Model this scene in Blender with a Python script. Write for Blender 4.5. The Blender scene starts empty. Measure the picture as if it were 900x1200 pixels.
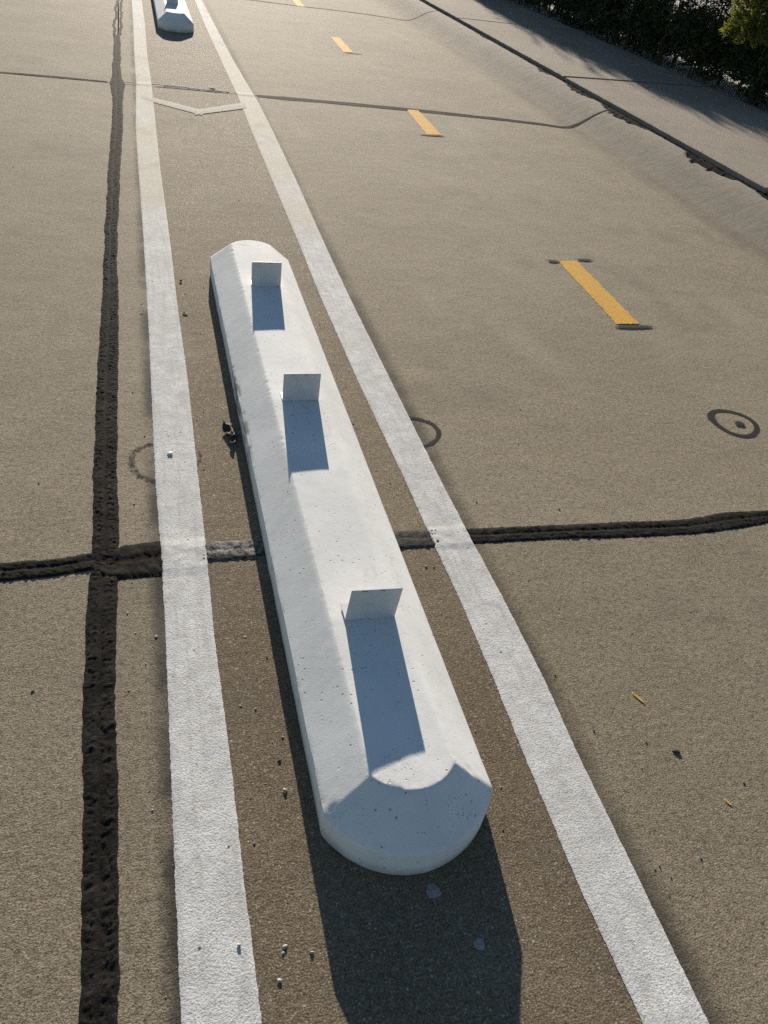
import bpy, bmesh, math, random
import numpy as np
from mathutils import Matrix, Vector

R = math.radians
scene = bpy.context.scene
COL = scene.collection

# ------------------------------------------------------------------ camera
cam_d = bpy.data.cameras.new('camera')
cam = bpy.data.objects.new('camera', cam_d)
COL.objects.link(cam)
cam_d.sensor_fit = 'VERTICAL'
cam_d.sensor_height = 36.0
cam_d.lens = 27.0
cam_d.clip_start = 0.05
cam_d.clip_end = 2000.0
CX = (0.95989453, -0.24702933, 0.13258581)
CY = (0.0596271, 0.64196979, 0.76440788)
CZ = (-0.27394725, -0.72584524, 0.63095293)
cam.matrix_world = Matrix(((CX[0], CY[0], CZ[0], 0.0),
                           (CX[1], CY[1], CZ[1], 0.0),
                           (CX[2], CY[2], CZ[2], 1.70),
                           (0, 0, 0, 1)))
scene.camera = cam

# ------------------------------------------------------------------ sky, sun, exposure
SUN_EL, SUN_AZ = 14.8, 6.0            # azimuth clockwise from +Y (the direction of the road)
world = bpy.data.worlds.new('World')
scene.world = world
world.use_nodes = True
wn = world.node_tree.nodes
wn.clear()
sky = wn.new('ShaderNodeTexSky')
sky.sky_type = 'NISHITA'
sky.sun_disc = False
sky.sun_elevation = R(SUN_EL)
sky.sun_rotation = R(SUN_AZ)
sky.air_density = 1.0
sky.dust_density = 0.2
sky.ozone_density = 2.0
wbg = wn.new('ShaderNodeBackground')
wbg.inputs['Strength'].default_value = 0.055
wout = wn.new('ShaderNodeOutputWorld')
world.node_tree.links.new(sky.outputs[0], wbg.inputs[0])
world.node_tree.links.new(wbg.outputs[0], wout.inputs[0])

sun_d = bpy.data.lights.new('sun', 'SUN')
sun_d.energy = 4.6
sun_d.angle = R(0.53)
sun_d.color = (1.0, 0.90, 0.755)
sun = bpy.data.objects.new('sun', sun_d)
COL.objects.link(sun)
to_sun = Vector((math.sin(R(SUN_AZ)) * math.cos(R(SUN_EL)),
                 math.cos(R(SUN_AZ)) * math.cos(R(SUN_EL)), math.sin(R(SUN_EL))))
sun.rotation_euler = to_sun.to_track_quat('Z', 'Y').to_euler()

vs = scene.view_settings
vs.view_transform = 'Standard'
vs.look = 'None'
vs.exposure = 1.02
vs.gamma = 1.0
vs.use_curve_mapping = False
scene.cycles.use_denoising = False

# ------------------------------------------------------------------ numeric helpers
rng = np.random.default_rng(11)
random.seed(5)


def _hash(ix, iy, seed):
    h = (ix.astype(np.int64) * 374761393 + iy.astype(np.int64) * 668265263 + seed * 974634777) & 0xffffffff
    h = ((h ^ (h >> 13)) * 1274126177) & 0xffffffff
    h = h ^ (h >> 16)
    return (h & 0xffff) / 65535.0


def vnoise(x, y, seed=0):
    """value noise, 0..1"""
    x = np.asarray(x, float); y = np.asarray(y, float)
    x, y = np.broadcast_arrays(x, y)
    ix = np.floor(x); iy = np.floor(y)
    fx = x - ix; fy = y - iy
    fx = fx * fx * (3 - 2 * fx); fy = fy * fy * (3 - 2 * fy)
    a = _hash(ix, iy, seed); b = _hash(ix + 1, iy, seed)
    c = _hash(ix, iy + 1, seed); d = _hash(ix + 1, iy + 1, seed)
    return (a * (1 - fx) + b * fx) * (1 - fy) + (c * (1 - fx) + d * fx) * fy


def fbm(x, y, seed=0, octv=3):
    s = 0; a = 1; t = 0
    for k in range(octv):
        s = s + a * vnoise(np.asarray(x) * 2 ** k, np.asarray(y) * 2 ** k, seed + 17 * k); t += a; a *= 0.5
    return s / t


def interp(tab, y):
    t = np.array(tab, float)
    return np.interp(y, t[:, 0], t[:, 1])


def make_obj(name, verts, faces, mat, parent=None, smooth=False, fade=None):
    me = bpy.data.meshes.new(name)
    v = np.asarray(verts, dtype=np.float64)
    me.from_pydata(v.tolist(), [], [list(map(int, f)) for f in faces])
    if smooth:
        me.polygons.foreach_set('use_smooth', np.ones(len(me.polygons), dtype=bool))
    if fade is not None:
        at = me.attributes.new('fade', 'FLOAT', 'POINT')
        at.data.foreach_set('value', np.asarray(fade, dtype=np.float32))
    me.update()
    if mat is not None:
        me.materials.append(mat)
    o = bpy.data.objects.new(name, me)
    COL.objects.link(o)
    if parent is not None:
        o.parent = parent
    return o


def tag(o, label=None, cat=None, group=None, kind=None):
    if label: o['label'] = label
    if cat: o['category'] = cat
    if group: o['group'] = group
    if kind: o['kind'] = kind
    return o


def grid_faces(nr, nc, off=0):
    i, j = np.meshgrid(np.arange(nr - 1), np.arange(nc - 1), indexing='ij')
    a = (i * nc + j + off).ravel()
    return np.stack([a, a + 1, a + nc + 1, a + nc], 1)


def sheet(name, X, Y, Z, mat, parent=None, smooth=True, skirt=None, fade=None):
    """grid X,Y,Z [rows along y, cols along x]; skirt = bottom z closes the sides"""
    nr, nc = X.shape
    v = np.stack([X.ravel(), Y.ravel(), Z.ravel()], 1)
    f = grid_faces(nr, nc)
    if skirt is not None:
        loop = [(0, j) for j in range(nc)] + [(i, nc - 1) for i in range(1, nr)] + \
               [(nr - 1, j) for j in range(nc - 2, -1, -1)] + [(i, 0) for i in range(nr - 2, 0, -1)]
        ids = np.array([i * nc + j for i, j in loop])
        n0 = len(v)
        dup = v[ids].copy()                        # a hard edge between top and sides
        low = v[ids].copy(); low[:, 2] = np.minimum(skirt, low[:, 2] - 0.001)
        v = np.concatenate([v, dup, low])
        m = len(ids); k = np.arange(m); k2 = (k + 1) % m
        f = list(map(list, f)) + list(map(list, np.stack([n0 + k2, n0 + k, n0 + m + k, n0 + m + k2], 1)))
    o = make_obj(name, v, f, mat, parent, smooth)
    return o


# ------------------------------------------------------------------ node helpers
class NT:
    def __init__(self, name):
        self.m = bpy.data.materials.new(name)
        self.m.use_nodes = True
        self.t = self.m.node_tree
        self.t.nodes.clear()
        self.out = self.t.nodes.new('ShaderNodeOutputMaterial')

    def n(self, typ, **kw):
        nd = self.t.nodes.new('ShaderNode' + typ)
        for k, v in kw.items():
            if k.startswith('i_'):
                nd.inputs[k[2:].replace('_', ' ')].default_value = v
            else:
                setattr(nd, k, v)
        return nd

    def l(self, a, b):
        self.t.links.new(a, b)

    def pos(self):
        if not hasattr(self, '_p'):
            self._p = self.n('NewGeometry')
        return self._p.outputs['Position']

    def xyz(self):
        if not hasattr(self, '_x'):
            self._x = self.n('SeparateXYZ'); self.l(self.pos(), self._x.inputs[0])
        return self._x.outputs

    def noise(self, scale, detail=3.0, rough=0.55, stretch=None, vec=None):
        src = vec or self.pos()
        if stretch:
            mp = self.n('Mapping'); mp.inputs['Scale'].default_value = stretch
            self.l(src, mp.inputs[0]); src = mp.outputs[0]
        nd = self.n('TexNoise'); nd.inputs['Scale'].default_value = scale
        nd.inputs['Detail'].default_value = detail; nd.inputs['Roughness'].default_value = rough
        self.l(src, nd.inputs['Vector'])
        return nd.outputs['Fac']

    def voro(self, scale, vec=None, feature='F1', out='Distance'):
        nd = self.n('TexVoronoi'); nd.feature = feature; nd.inputs['Scale'].default_value = scale
        self.l(vec or self.pos(), nd.inputs['Vector'])
        return nd.outputs[out]

    def rng(self, v, a, b, c=0.0, d=1.0, smooth=True):
        nd = self.n('MapRange'); nd.interpolation_type = 'SMOOTHSTEP' if smooth else 'LINEAR'
        nd.inputs['From Min'].default_value = a; nd.inputs['From Max'].default_value = b
        nd.inputs['To Min'].default_value = c; nd.inputs['To Max'].default_value = d
        self.l(v, nd.inputs['Value'])
        return nd.outputs[0]

    def math(self, op, a, b=None, c=None):
        nd = self.n('Math'); nd.operation = op
        for k, v in enumerate((a, b, c)):
            if v is None: continue
            if isinstance(v, (int, float)): nd.inputs[k].default_value = v
            else: self.l(v, nd.inputs[k])
        return nd.outputs[0]

    def mix(self, fac, a, b, blend='MIX'):
        nd = self.n('MixRGB'); nd.blend_type = blend
        for k, v in enumerate((fac, a, b)):
            if isinstance(v, (int, float)): nd.inputs[k].default_value = v
            elif isinstance(v, tuple): nd.inputs[k].default_value = (v[0], v[1], v[2], 1)
            else: self.l(v, nd.inputs[k])
        return nd.outputs[0]

    def bump(self, h, strength, dist, prev=None):
        nd = self.n('Bump'); nd.inputs['Strength'].default_value = strength
        nd.inputs['Distance'].default_value = dist
        self.l(h, nd.inputs['Height'])
        if prev is not None: self.l(prev, nd.inputs['Normal'])
        return nd.outputs[0]

    def finish(self, col, rough=0.8, normal=None, spec=0.3, alpha=None, **kw):
        p = self.n('BsdfPrincipled')
        if isinstance(col, tuple): p.inputs['Base Color'].default_value = (*col, 1)
        else: self.l(col, p.inputs['Base Color'])
        if isinstance(rough, (int, float)): p.inputs['Roughness'].default_value = rough
        else: self.l(rough, p.inputs['Roughness'])
        if isinstance(spec, (int, float)): p.inputs['Specular IOR Level'].default_value = spec
        else: self.l(spec, p.inputs['Specular IOR Level'])
        if normal is not None: self.l(normal, p.inputs['Normal'])
        if alpha is not None: self.l(alpha, p.inputs['Alpha'])
        for k, v in kw.items(): p.inputs[k.replace('_', ' ')].default_value = v
        self.l(p.outputs[0], self.out.inputs[0])
        return self.m


# ------------------------------------------------------------------ materials
def mat_concrete():
    """road slabs: tan concrete, sand grain, blasted strip between the lines, black overspray beside the lines"""
    t = NT('road_concrete')
    x, y, z = t.xyz()
    big = t.noise(0.55, 4, 0.6)
    mid = t.noise(4.0, 4, 0.6)
    brush = t.noise(26, 3, 0.6, stretch=(1.0, 0.05, 1.0))
    grain = t.noise(210, 3, 0.7)
    fine = t.noise(520, 2, 0.6)
    c = t.mix(t.rng(big, 0.32, 0.7), (0.290, 0.241, 0.167), (0.368, 0.313, 0.226))
    c = t.mix(t.rng(mid, 0.35, 0.75, 0, 0.45), c, (0.215, 0.176, 0.120))
    c = t.mix(t.rng(brush, 0.3, 0.8, 0, 0.22), c, (0.36, 0.312, 0.235))
    coarse = t.noise(62, 4, 0.7)
    c = t.mix(t.rng(coarse, 0.51, 0.33, 0, 0.75), c, (0.120, 0.095, 0.063))
    c = t.mix(t.rng(coarse, 0.52, 0.68, 0, 0.65), c, (0.46, 0.40, 0.305))
    # strip between the lines: old markings blasted off, browner, exposed sand
    s1 = t.rng(x, 0.04, 0.09); s2 = t.rng(x, 0.93, 0.90)
    strip = t.math('MULTIPLY', s1, s2)
    wob = t.noise(1.6, 4, 0.65)
    strip_c = t.mix(t.rng(wob, 0.35, 0.7), (0.156, 0.117, 0.073), (0.232, 0.182, 0.120))
    strip_c = t.mix(t.rng(coarse, 0.50, 0.32, 0, 0.7), strip_c, (0.075, 0.057, 0.037))
    strip_c = t.mix(t.rng(coarse, 0.52, 0.70, 0, 0.6), strip_c, (0.36, 0.31, 0.235))
    sp2 = t.voro(70)
    spark = t.math('MULTIPLY', t.rng(sp2, 0.26, 0.14), t.rng(t.noise(31, 2, 0.5), 0.50, 0.58))
    spark = t.math('MULTIPLY', spark, t.rng(y, 1.5, 5.0, 0.35, 1.0))  # sun glints painted as pale specks, stronger with distance
    strip_c = t.mix(t.math('MULTIPLY', spark, 0.85), strip_c, (0.72, 0.67, 0.56))
    c = t.mix(t.math('MULTIPLY', strip, t.rng(y, 1.2, 6.0, 0.90, 0.50)), c, strip_c)
    c = t.mix(t.math('MULTIPLY', t.math('MULTIPLY', strip, spark), 0.7), c, (0.72, 0.67, 0.56))
    # pale dots of sand, dark pits
    sp = t.voro(150)
    specks = t.math('MULTIPLY', t.rng(sp, 0.26, 0.12), t.rng(grain, 0.45, 0.62))
    specks = t.math('MULTIPLY', specks, t.math('ADD', 0.35, t.math('MULTIPLY', strip, 0.60)))
    c = t.mix(specks, c, (0.60, 0.54, 0.43))
    c = t.mix(t.rng(grain, 0.53, 0.36, 0, 0.75), c, (0.075, 0.057, 0.038))
    c = t.mix(t.rng(grain, 0.50, 0.66, 0, 0.55), c, (0.40, 0.345, 0.255))
    c = t.mix(t.rng(fine, 0.54, 0.36, 0, 0.45), c, (0.09, 0.072, 0.050))
    pit = t.voro(17)
    pitn = t.noise(9, 2, 0.5)
    pits = t.math('MULTIPLY', t.rng(pit, 0.085, 0.05), t.rng(pitn, 0.51, 0.58))
    c = t.mix(t.math('MULTIPLY', pits, 0.8), c, (0.03, 0.026, 0.022))
    # soft stains
    st = t.noise(1.15, 5, 0.7)
    c = t.mix(t.rng(st, 0.52, 0.74, 0, 0.55), c, (0.135, 0.115, 0.090))
    pale = t.noise(0.9, 5, 0.7, stretch=(1.4, 0.5, 1.0))
    c = t.mix(t.rng(pale, 0.55, 0.75, 0, 0.35), c, (0.40, 0.355, 0.285))
    sc2 = t.math('MULTIPLY', t.rng(t.noise(7, 4, 0.75, stretch=(0.35, 1.6, 1.0)), 0.62, 0.70), t.rng(t.noise(90, 3, 0.7), 0.42, 0.6))
    c = t.mix(t.math('MULTIPLY', sc2, 0.55), c, (0.085, 0.072, 0.056))
    # black overspray left of the left line and right of the right line
    ov = t.noise(2.3, 3, 0.6, stretch=(0.2, 1.0, 1.0))
    ovf = t.noise(40, 3, 0.7)
    xx = t.math('ADD', x, t.math('MULTIPLY', t.math('SUBTRACT', ovf, 0.5), 0.03))
    la = t.math('MULTIPLY', t.rng(xx, -0.075, -0.03), t.rng(x, 0.0, -0.005))
    ra = t.math('MULTIPLY', t.rng(xx, 1.075, 1.01), t.rng(x, 0.97, 0.98))
    far = t.rng(y, 16, 9, 0.25, 1.0)
    la = t.math('MULTIPLY', t.math('MULTIPLY', la, t.rng(ov, 0.36, 0.56, 0.15, 0.85)), far)
    ra = t.math('MULTIPLY', t.math('MULTIPLY', ra, t.rng(ov, 0.36, 0.58, 0.35, 0.75)), far)
    c = t.mix(t.math('MINIMUM', t.math('ADD', la, ra), 1.0), c, (0.035, 0.032, 0.030))
    curb_b = t.noise(34, 3, 0.65, stretch=(0.12, 1.0, 0.12))
    # rolled curb: greyer concrete
    c = t.mix(t.rng(x, 4.24, 4.36, 0, 0.6), c, t.mix(t.rng(curb_b, 0.35, 0.7), (0.225, 0.198, 0.160), (0.285, 0.252, 0.205)))
    dn = t.noise(2.2, 4, 0.65, stretch=(2.5, 0.5, 1.0))
    dirt = t.math('MULTIPLY', t.rng(x, 4.06, 4.26), t.rng(x, 4.36, 4.27))  # darker band along the foot of the rolled curb
    c = t.mix(t.math('MULTIPLY', dirt, t.rng(dn, 0.35, 0.65, 0.12, 0.55)), c, (0.12, 0.098, 0.074))
    tone = t.n('Attribute'); tone.attribute_type = 'OBJECT'; tone.attribute_name = 'tone'
    c = t.mix(1.0, c, tone.outputs['Color'], 'MULTIPLY')
    # relief
    b = t.bump(t.noise(1.3, 3, 0.5), 0.5, 0.018)
    b = t.bump(t.noise(11, 4, 0.6), 0.5, 0.006, b)
    b = t.bump(t.math('MULTIPLY', curb_b, t.rng(x, 4.3, 4.45)), 0.5, 0.0022, b)
    b = t.bump(t.noise(95, 4, 0.7), 0.55, 0.0025, b)
    b = t.bump(t.noise(230, 3, 0.7), 0.9, 0.0028, b)
    rough = t.mix(specks, (0.90,) * 3, (0.50,) * 3)
    return t.finish(c, rough, b, t.mix(specks, (0.15,) * 3, (0.6,) * 3))


def mat_sidewalk():
    t = NT('sidewalk_concrete')
    big = t.noise(0.7, 4, 0.6); grain = t.noise(190, 3, 0.7); mid = t.noise(7, 4, 0.65)
    c = t.mix(t.rng(big, 0.3, 0.7), (0.270, 0.232, 0.184), (0.340, 0.295, 0.238))
    c = t.mix(t.rng(mid, 0.4, 0.75, 0, 0.4), c, (0.215, 0.18, 0.138))
    ag = t.voro(95)
    c = t.mix(t.rng(ag, 0.34, 0.12, 0, 0.55), c, (0.46, 0.40, 0.32))
    c = t.mix(t.rng(t.noise(55, 4, 0.7), 0.50, 0.32, 0, 0.6), c, (0.13, 0.107, 0.08))
    c = t.mix(t.rng(grain, 0.52, 0.32, 0, 0.55), c, (0.07, 0.058, 0.045))
    b = t.bump(mid, 0.5, 0.006)
    b = t.bump(t.noise(110, 4, 0.7), 0.9, 0.006, b)
    return t.finish(c, 0.92, b, 0.15)


def mat_base():
    t = NT('joint_dirt')
    c = t.mix(t.noise(40, 3, 0.6), (0.018, 0.016, 0.014), (0.05, 0.044, 0.036))
    return t.finish(c, 0.95, t.bump(t.noise(80, 3, 0.6), 0.8, 0.01), 0.1)


def mat_sealant(name='bitumen_sealant', a=(0.012, 0.011, 0.010), b_=(0.032, 0.028, 0.023), spec=0.035, grain=0.5):
    t = NT(name)
    n1 = t.noise(14, 4, 0.65); g = t.noise(260, 3, 0.7)
    c = t.mix(t.rng(n1, 0.35, 0.7), a, b_)
    c = t.mix(t.rng(g, 0.56, 0.74, 0, grain), c, (0.15, 0.13, 0.10))
    b = t.bump(t.noise(150, 4, 0.7), 0.7, 0.003)
    b = t.bump(g, 0.6, 0.002, b)
    return t.finish(c, 0.9, b, spec)


def mat_grey_sealant():
    """sealant between the lines: overpainted and worn, silver-grey"""
    t = NT('overpainted_sealant')
    n1 = t.noise(45, 4, 0.7); g = t.noise(160, 3, 0.7); x, y, z = t.xyz()
    c = t.mix(t.rng(n1, 0.38, 0.62), (0.075, 0.069, 0.062), (0.30, 0.285, 0.255))
    c = t.mix(t.rng(x, 0.45, 0.55, 0, 0.82), c, (0.05, 0.046, 0.041))
    c = t.mix(t.math('MULTIPLY', t.rng(y, 1.793, 1.783), t.rng(y, 1.770, 1.778, 0, 0.8)), c, (0.03, 0.028, 0.026))
    c = t.mix(t.rng(g, 0.5, 0.34, 0, 0.7), c, (0.03, 0.028, 0.025))
    b = t.bump(t.noise(120, 4, 0.7), 0.9, 0.005)
    return t.finish(c, 0.92, b, 0.08)


def mat_paint():
    t = NT('white_line_paint')
    x, y, z = t.xyz()
    grain = t.noise(230, 3, 0.7); mid = t.noise(9, 4, 0.65); spot = t.noise(26, 3, 0.6)
    c = t.mix(t.rng(mid, 0.35, 0.7), (0.60, 0.59, 0.565), (0.73, 0.725, 0.70))
    c = t.mix(t.rng(spot, 0.46, 0.68, 0, 0.50), c, (0.47, 0.465, 0.45))
    # cream, older paint further along the path
    cream = t.math('MULTIPLY', t.rng(y, 4.3, 5.0), t.rng(y, 13.0, 9.0))
    cream = t.math('MULTIPLY', cream, t.rng(t.noise(1.2, 3, 0.6), 0.36, 0.56, 0.25, 0.9))
    c = t.mix(cream, c, (0.60, 0.545, 0.43))
    c = t.mix(t.rng(y, 3.5, 9.0, 0, 0.15), c, (0.46, 0.43, 0.37))
    tread = t.noise(60, 2, 0.5, stretch=(1.0, 0.06, 1.0))
    c = t.mix(t.rng(tread, 0.5, 0.66, 0, 0.28), c, (0.42, 0.40, 0.36))
    dirty = t.math('MULTIPLY', t.rng(y, 4.8, 6.0, 0.25, 1.0), t.rng(t.noise(1.9, 4, 0.65), 0.50, 0.66))
    c = t.mix(t.math('MULTIPLY', dirty, 0.5), c, (0.31, 0.29, 0.26))
    # pinholes and black flecks through the paint
    c = t.mix(t.rng(grain, 0.52, 0.34, 0, 0.6), c, (0.27, 0.255, 0.23))
    fl = t.voro(23)
    flecks = t.math('MULTIPLY', t.rng(fl, 0.10, 0.06), t.rng(t.noise(7, 2, 0.5), 0.50, 0.56))
    c = t.mix(t.math('MULTIPLY', flecks, 0.9), c, (0.045, 0.04, 0.036))
    # worn through far away
    wear = t.math('MULTIPLY', t.rng(t.noise(60, 4, 0.75), 0.60, 0.70), t.rng(y, 1.5, 9.0, 0.15, 0.75))
    c = t.mix(wear, c, (0.26, 0.235, 0.195))
    b = t.bump(t.noise(120, 3, 0.6), 0.4, 0.0016)
    b = t.bump(grain, 0.8, 0.0022, b)
    return t.finish(c, 0.88, b, 0.12)


def mat_old_paint():
    t = NT('worn_chevron_paint')
    n = t.noise(28, 4, 0.7); g = t.noise(200, 3, 0.7)
    c = t.mix(t.rng(n, 0.35, 0.68), (0.66, 0.62, 0.53), (0.50, 0.455, 0.365))
    c = t.mix(t.rng(g, 0.5, 0.32, 0, 0.6), c, (0.13, 0.115, 0.09))
    return t.finish(c, 0.9, t.bump(g, 0.8, 0.003), 0.06)


def mat_yellow():
    t = NT('yellow_line_paint')
    g = t.noise(220, 3, 0.7); n = t.noise(18, 4, 0.65)
    c = t.mix(t.rng(n, 0.35, 0.7), (0.68, 0.37, 0.048), (0.60, 0.325, 0.058))
    c = t.mix(t.rng(g, 0.46, 0.30, 0, 0.6), c, (0.26, 0.17, 0.07))
    wear = t.rng(t.noise(48, 4, 0.75), 0.57, 0.68, 0, 0.6)
    c = t.mix(wear, c, (0.23, 0.20, 0.155))
    return t.finish(c, 0.85, t.bump(g, 0.8, 0.003), 0.15)


def mat_spray():
    t = NT('black_spray_paint')
    at = t.n('Attribute'); at.attribute_name = 'fade'
    g = t.noise(170, 3, 0.7)
    g2 = t.noise(38, 3, 0.7)
    a = t.math('ADD', at.outputs['Fac'], t.math('MULTIPLY', t.math('SUBTRACT', g, 0.5), 1.1))
    a = t.math('ADD', a, t.math('MULTIPLY', t.math('SUBTRACT', g2, 0.55), 0.9))
    a = t.rng(a, 0.10, 0.55, 0, 0.95)
    return t.finish((0.028, 0.027, 0.026), 0.9, t.bump(g, 0.8, 0.003), 0.1, alpha=a)


def mat_stop():
    t = NT('painted_precast_concrete')
    n1 = t.noise(3.2, 4, 0.65); n2 = t.noise(16, 4, 0.65); g = t.noise(240, 3, 0.6)
    c = t.mix(t.rng(n1, 0.3, 0.7), (0.655, 0.65, 0.625), (0.755, 0.75, 0.725))
    c = t.mix(t.rng(n2, 0.50, 0.75, 0, 0.35), c, (0.60, 0.59, 0.565))
    c = t.mix(t.rng(g, 0.42, 0.28, 0, 0.35), c, (0.48, 0.47, 0.45))
    # air-bubble pits of two sizes, clustered
    v1 = t.voro(46); m1 = t.noise(11, 2, 0.5)
    p1 = t.math('MULTIPLY', t.rng(v1, 0.15, 0.085), t.rng(m1, 0.48, 0.55))
    v2 = t.voro(120); m2 = t.noise(19, 2, 0.5)
    p2 = t.math('MULTIPLY', t.rng(v2, 0.20, 0.11), t.rng(m2, 0.53, 0.60))
    pits = t.math('MAXIMUM', p1, p2)
    c = t.mix(t.math('MULTIPLY', pits, 0.72), c, (0.16, 0.15, 0.14))
    # handling scuffs on the shoulder
    sc = t.noise(9, 5, 0.75, stretch=(1.6, 0.5, 1.0))
    c = t.mix(t.rng(sc, 0.62, 0.72, 0, 0.35), c, (0.47, 0.455, 0.43))
    x, y, z = t.xyz()
    ty = t.math('MULTIPLY', t.rng(t.noise(3.0, 4, 0.7, stretch=(3.0, 0.45, 1.0)), 0.57, 0.72), t.rng(t.noise(45, 4, 0.7), 0.40, 0.60))
    c = t.mix(t.math('MULTIPLY', ty, 0.5), c, (0.40, 0.39, 0.375))
    c = t.mix(t.rng(t.noise(1.4, 3, 0.6), 0.52, 0.75, 0, 0.35), c, (0.60, 0.575, 0.52))
    # splash dirt close to the ground, rubbed patch on the wall facing the left line
    x, y, z = t.xyz()
    dirt = t.math('MULTIPLY', t.rng(z, 0.050, 0.0), t.rng(n2, 0.35, 0.6, 0.25, 0.8))
    c = t.mix(dirt, c, (0.30, 0.275, 0.24))
    rub = t.math('MULTIPLY', t.rng(x, 0.318, 0.306), t.rng(t.noise(22, 4, 0.7, stretch=(1, 0.35, 1)), 0.47, 0.58))
    rub = t.math('MULTIPLY', rub, t.math('MULTIPLY', t.rng(y, 2.1, 2.3), t.rng(y, 3.0, 2.7)))
    c = t.mix(t.math('MULTIPLY', rub, 0.75), c, (0.11, 0.105, 0.10))
    b = t.bump(t.noise(5, 3, 0.55), 0.4, 0.002)
    b = t.bump(t.noise(42, 4, 0.6), 0.35, 0.0009, b)
    b = t.bump(g, 0.35, 0.0008, b)
    b = t.bump(t.math('SUBTRACT', 1.0, pits), 0.7, 0.003, b)
    return t.finish(c, 0.85, b, 0.2)


def mat_tab():
    t = NT('white_plastic_tab')
    x, y, z = t.xyz()
    n = t.noise(35, 3, 0.6)
    lines = t.noise(220, 2, 0.4, stretch=(0.02, 0.02, 1.0))
    c = t.mix(t.rng(n, 0.3, 0.7), (0.50, 0.505, 0.515), (0.56, 0.56, 0.565))
    c = t.mix(t.rng(lines, 0.45, 0.7, 0, 0.25), c, (0.45, 0.46, 0.48))
    p = t.n('BsdfPrincipled'); t.l(c, p.inputs['Base Color'])
    p.inputs['Roughness'].default_value = 0.42; p.inputs['Specular IOR Level'].default_value = 0.4
    tr = t.n('BsdfTranslucent'); tr.inputs[0].default_value = (0.75, 0.8, 0.9, 1)
    mx = t.n('MixShader'); mx.inputs[0].default_value = 0.015
    t.l(p.outputs[0], mx.inputs[1]); t.l(tr.outputs[0], mx.inputs[2]); t.l(mx.outputs[0], t.out.inputs[0])
    return t.m


def mat_plain(name, a, b_, scale=60, rough=0.8, spec=0.3, bump=0.002):
    t = NT(name)
    n = t.noise(scale, 4, 0.65)
    c = t.mix(t.rng(n, 0.3, 0.7), a, b_)
    return t.finish(c, rough, t.bump(n, 0.7, bump), spec)


def mat_leaf(name, a, b_, trans=0.25):
    t = NT(name)
    oi = t.n('NewGeometry')
    r = oi.outputs['Random Per Island']
    n = t.noise(1.7, 2, 0.5)
    c = t.mix(r, a, b_)
    c = t.mix(t.rng(n, 0.4, 0.7, 0, 0.4), c, (a[0] * 0.6, a[1] * 0.7, a[2] * 0.7))
    p = t.n('BsdfPrincipled'); t.l(c, p.inputs['Base Color'])
    p.inputs['Roughness'].default_value = 0.5; p.inputs['Specular IOR Level'].default_value = 0.35
    tr = t.n('BsdfTranslucent'); t.l(t.mix(1.0, c, (1.0, 1.05, 0.5), 'MULTIPLY'), tr.inputs[0])
    mx = t.n('MixShader'); mx.inputs[0].default_value = trans
    t.l(p.outputs[0], mx.inputs[1]); t.l(tr.outputs[0], mx.inputs[2]); t.l(mx.outputs[0], t.out.inputs[0])
    return t.m


M_CON = mat_concrete(); M_WALK = mat_sidewalk(); M_BASE = mat_base()
M_SEAL = mat_sealant(); M_GSEAL = mat_grey_sealant(); M_PAINT = mat_paint(); M_OLD = mat_old_paint()
M_CRACK = mat_sealant('old_crack_filler', (0.016, 0.014, 0.012), (0.05, 0.044, 0.036))
M_YEL = mat_yellow(); M_SPRAY = mat_spray(); M_STOP = mat_stop(); M_TAB = mat_tab()
M_JOINT = mat_sealant('expansion_joint_filler', (0.007, 0.0065, 0.006), (0.024, 0.021, 0.018), 0.02, 0.22)
M_GROUND = mat_plain('dry_ground', (0.10, 0.085, 0.06), (0.17, 0.145, 0.105), 3, 0.95, 0.1, 0.02)
M_BED = mat_plain('pale_gravel', (0.30, 0.27, 0.23), (0.46, 0.43, 0.38), 28, 0.9, 0.2, 0.02)

# ------------------------------------------------------------------ ground and road
CURB = [(3.4, 0.0), (3.95, -0.012), (4.15, -0.022), (4.25, -0.020), (4.31, -0.006), (4.37, 0.018), (4.45, 0.058), (4.53, 0.102), (4.60, 0.132),
        (4.66, 0.150), (4.71, 0.159), (4.75, 0.163), (4.79, 0.166)]
EDGE = 4.765
WALK_X0, WALK_Z = 4.872, 0.182


def road_z(x):
    return interp(CURB, x)


ground = make_obj('ground', [(-500, -500, -0.16), (500, -500, -0.16), (500, 700, -0.16), (-500, 700, -0.16)],
                  [(0, 1, 2, 3)], M_GROUND)
tag(ground, 'dry bare ground around the paved path', None, None, 'structure')

road = make_obj('road', [(-12.4, -10.6, -0.10), (4.85, -10.6, -0.10), (4.85, 62, -0.10), (-12.4, 62, -0.10)],
                [(0, 1, 2, 3)], M_BASE)
tag(road, 'tan concrete road slabs with dark sealed joints', None, None, 'structure')


def left_seal_x(y):
    return -0.186 + 0.006 * np.sin(y * 1.3)


CHIPS = [(6.10, 0.40, 0.120, 0.8), (7.70, 0.50, 0.105, 1.0), (8.75, 0.34, 0.080, 0.7), (9.75, 0.20, 0.055, 0.6),
         (5.25, 0.20, 0.045, 0.5), (11.9, 0.2, 0.03, 0.4)]       # broken spots of the curb edge: y, half length, depth


def curb_edge(y):
    e = EDGE + 0.010 * (fbm(y * 2.2, 0.3, 5) - 0.5) + 0.012 * (fbm(y * 16, 7.3, 6) - 0.5)
    for cy, hl, d, _ in CHIPS:
        t = np.clip(1 - np.abs(y - cy) / hl, 0, 1)
        e = e - d * np.sqrt(t) * (0.65 + 0.7 * vnoise(y * 22, 3.1, 8))
    return e


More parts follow.
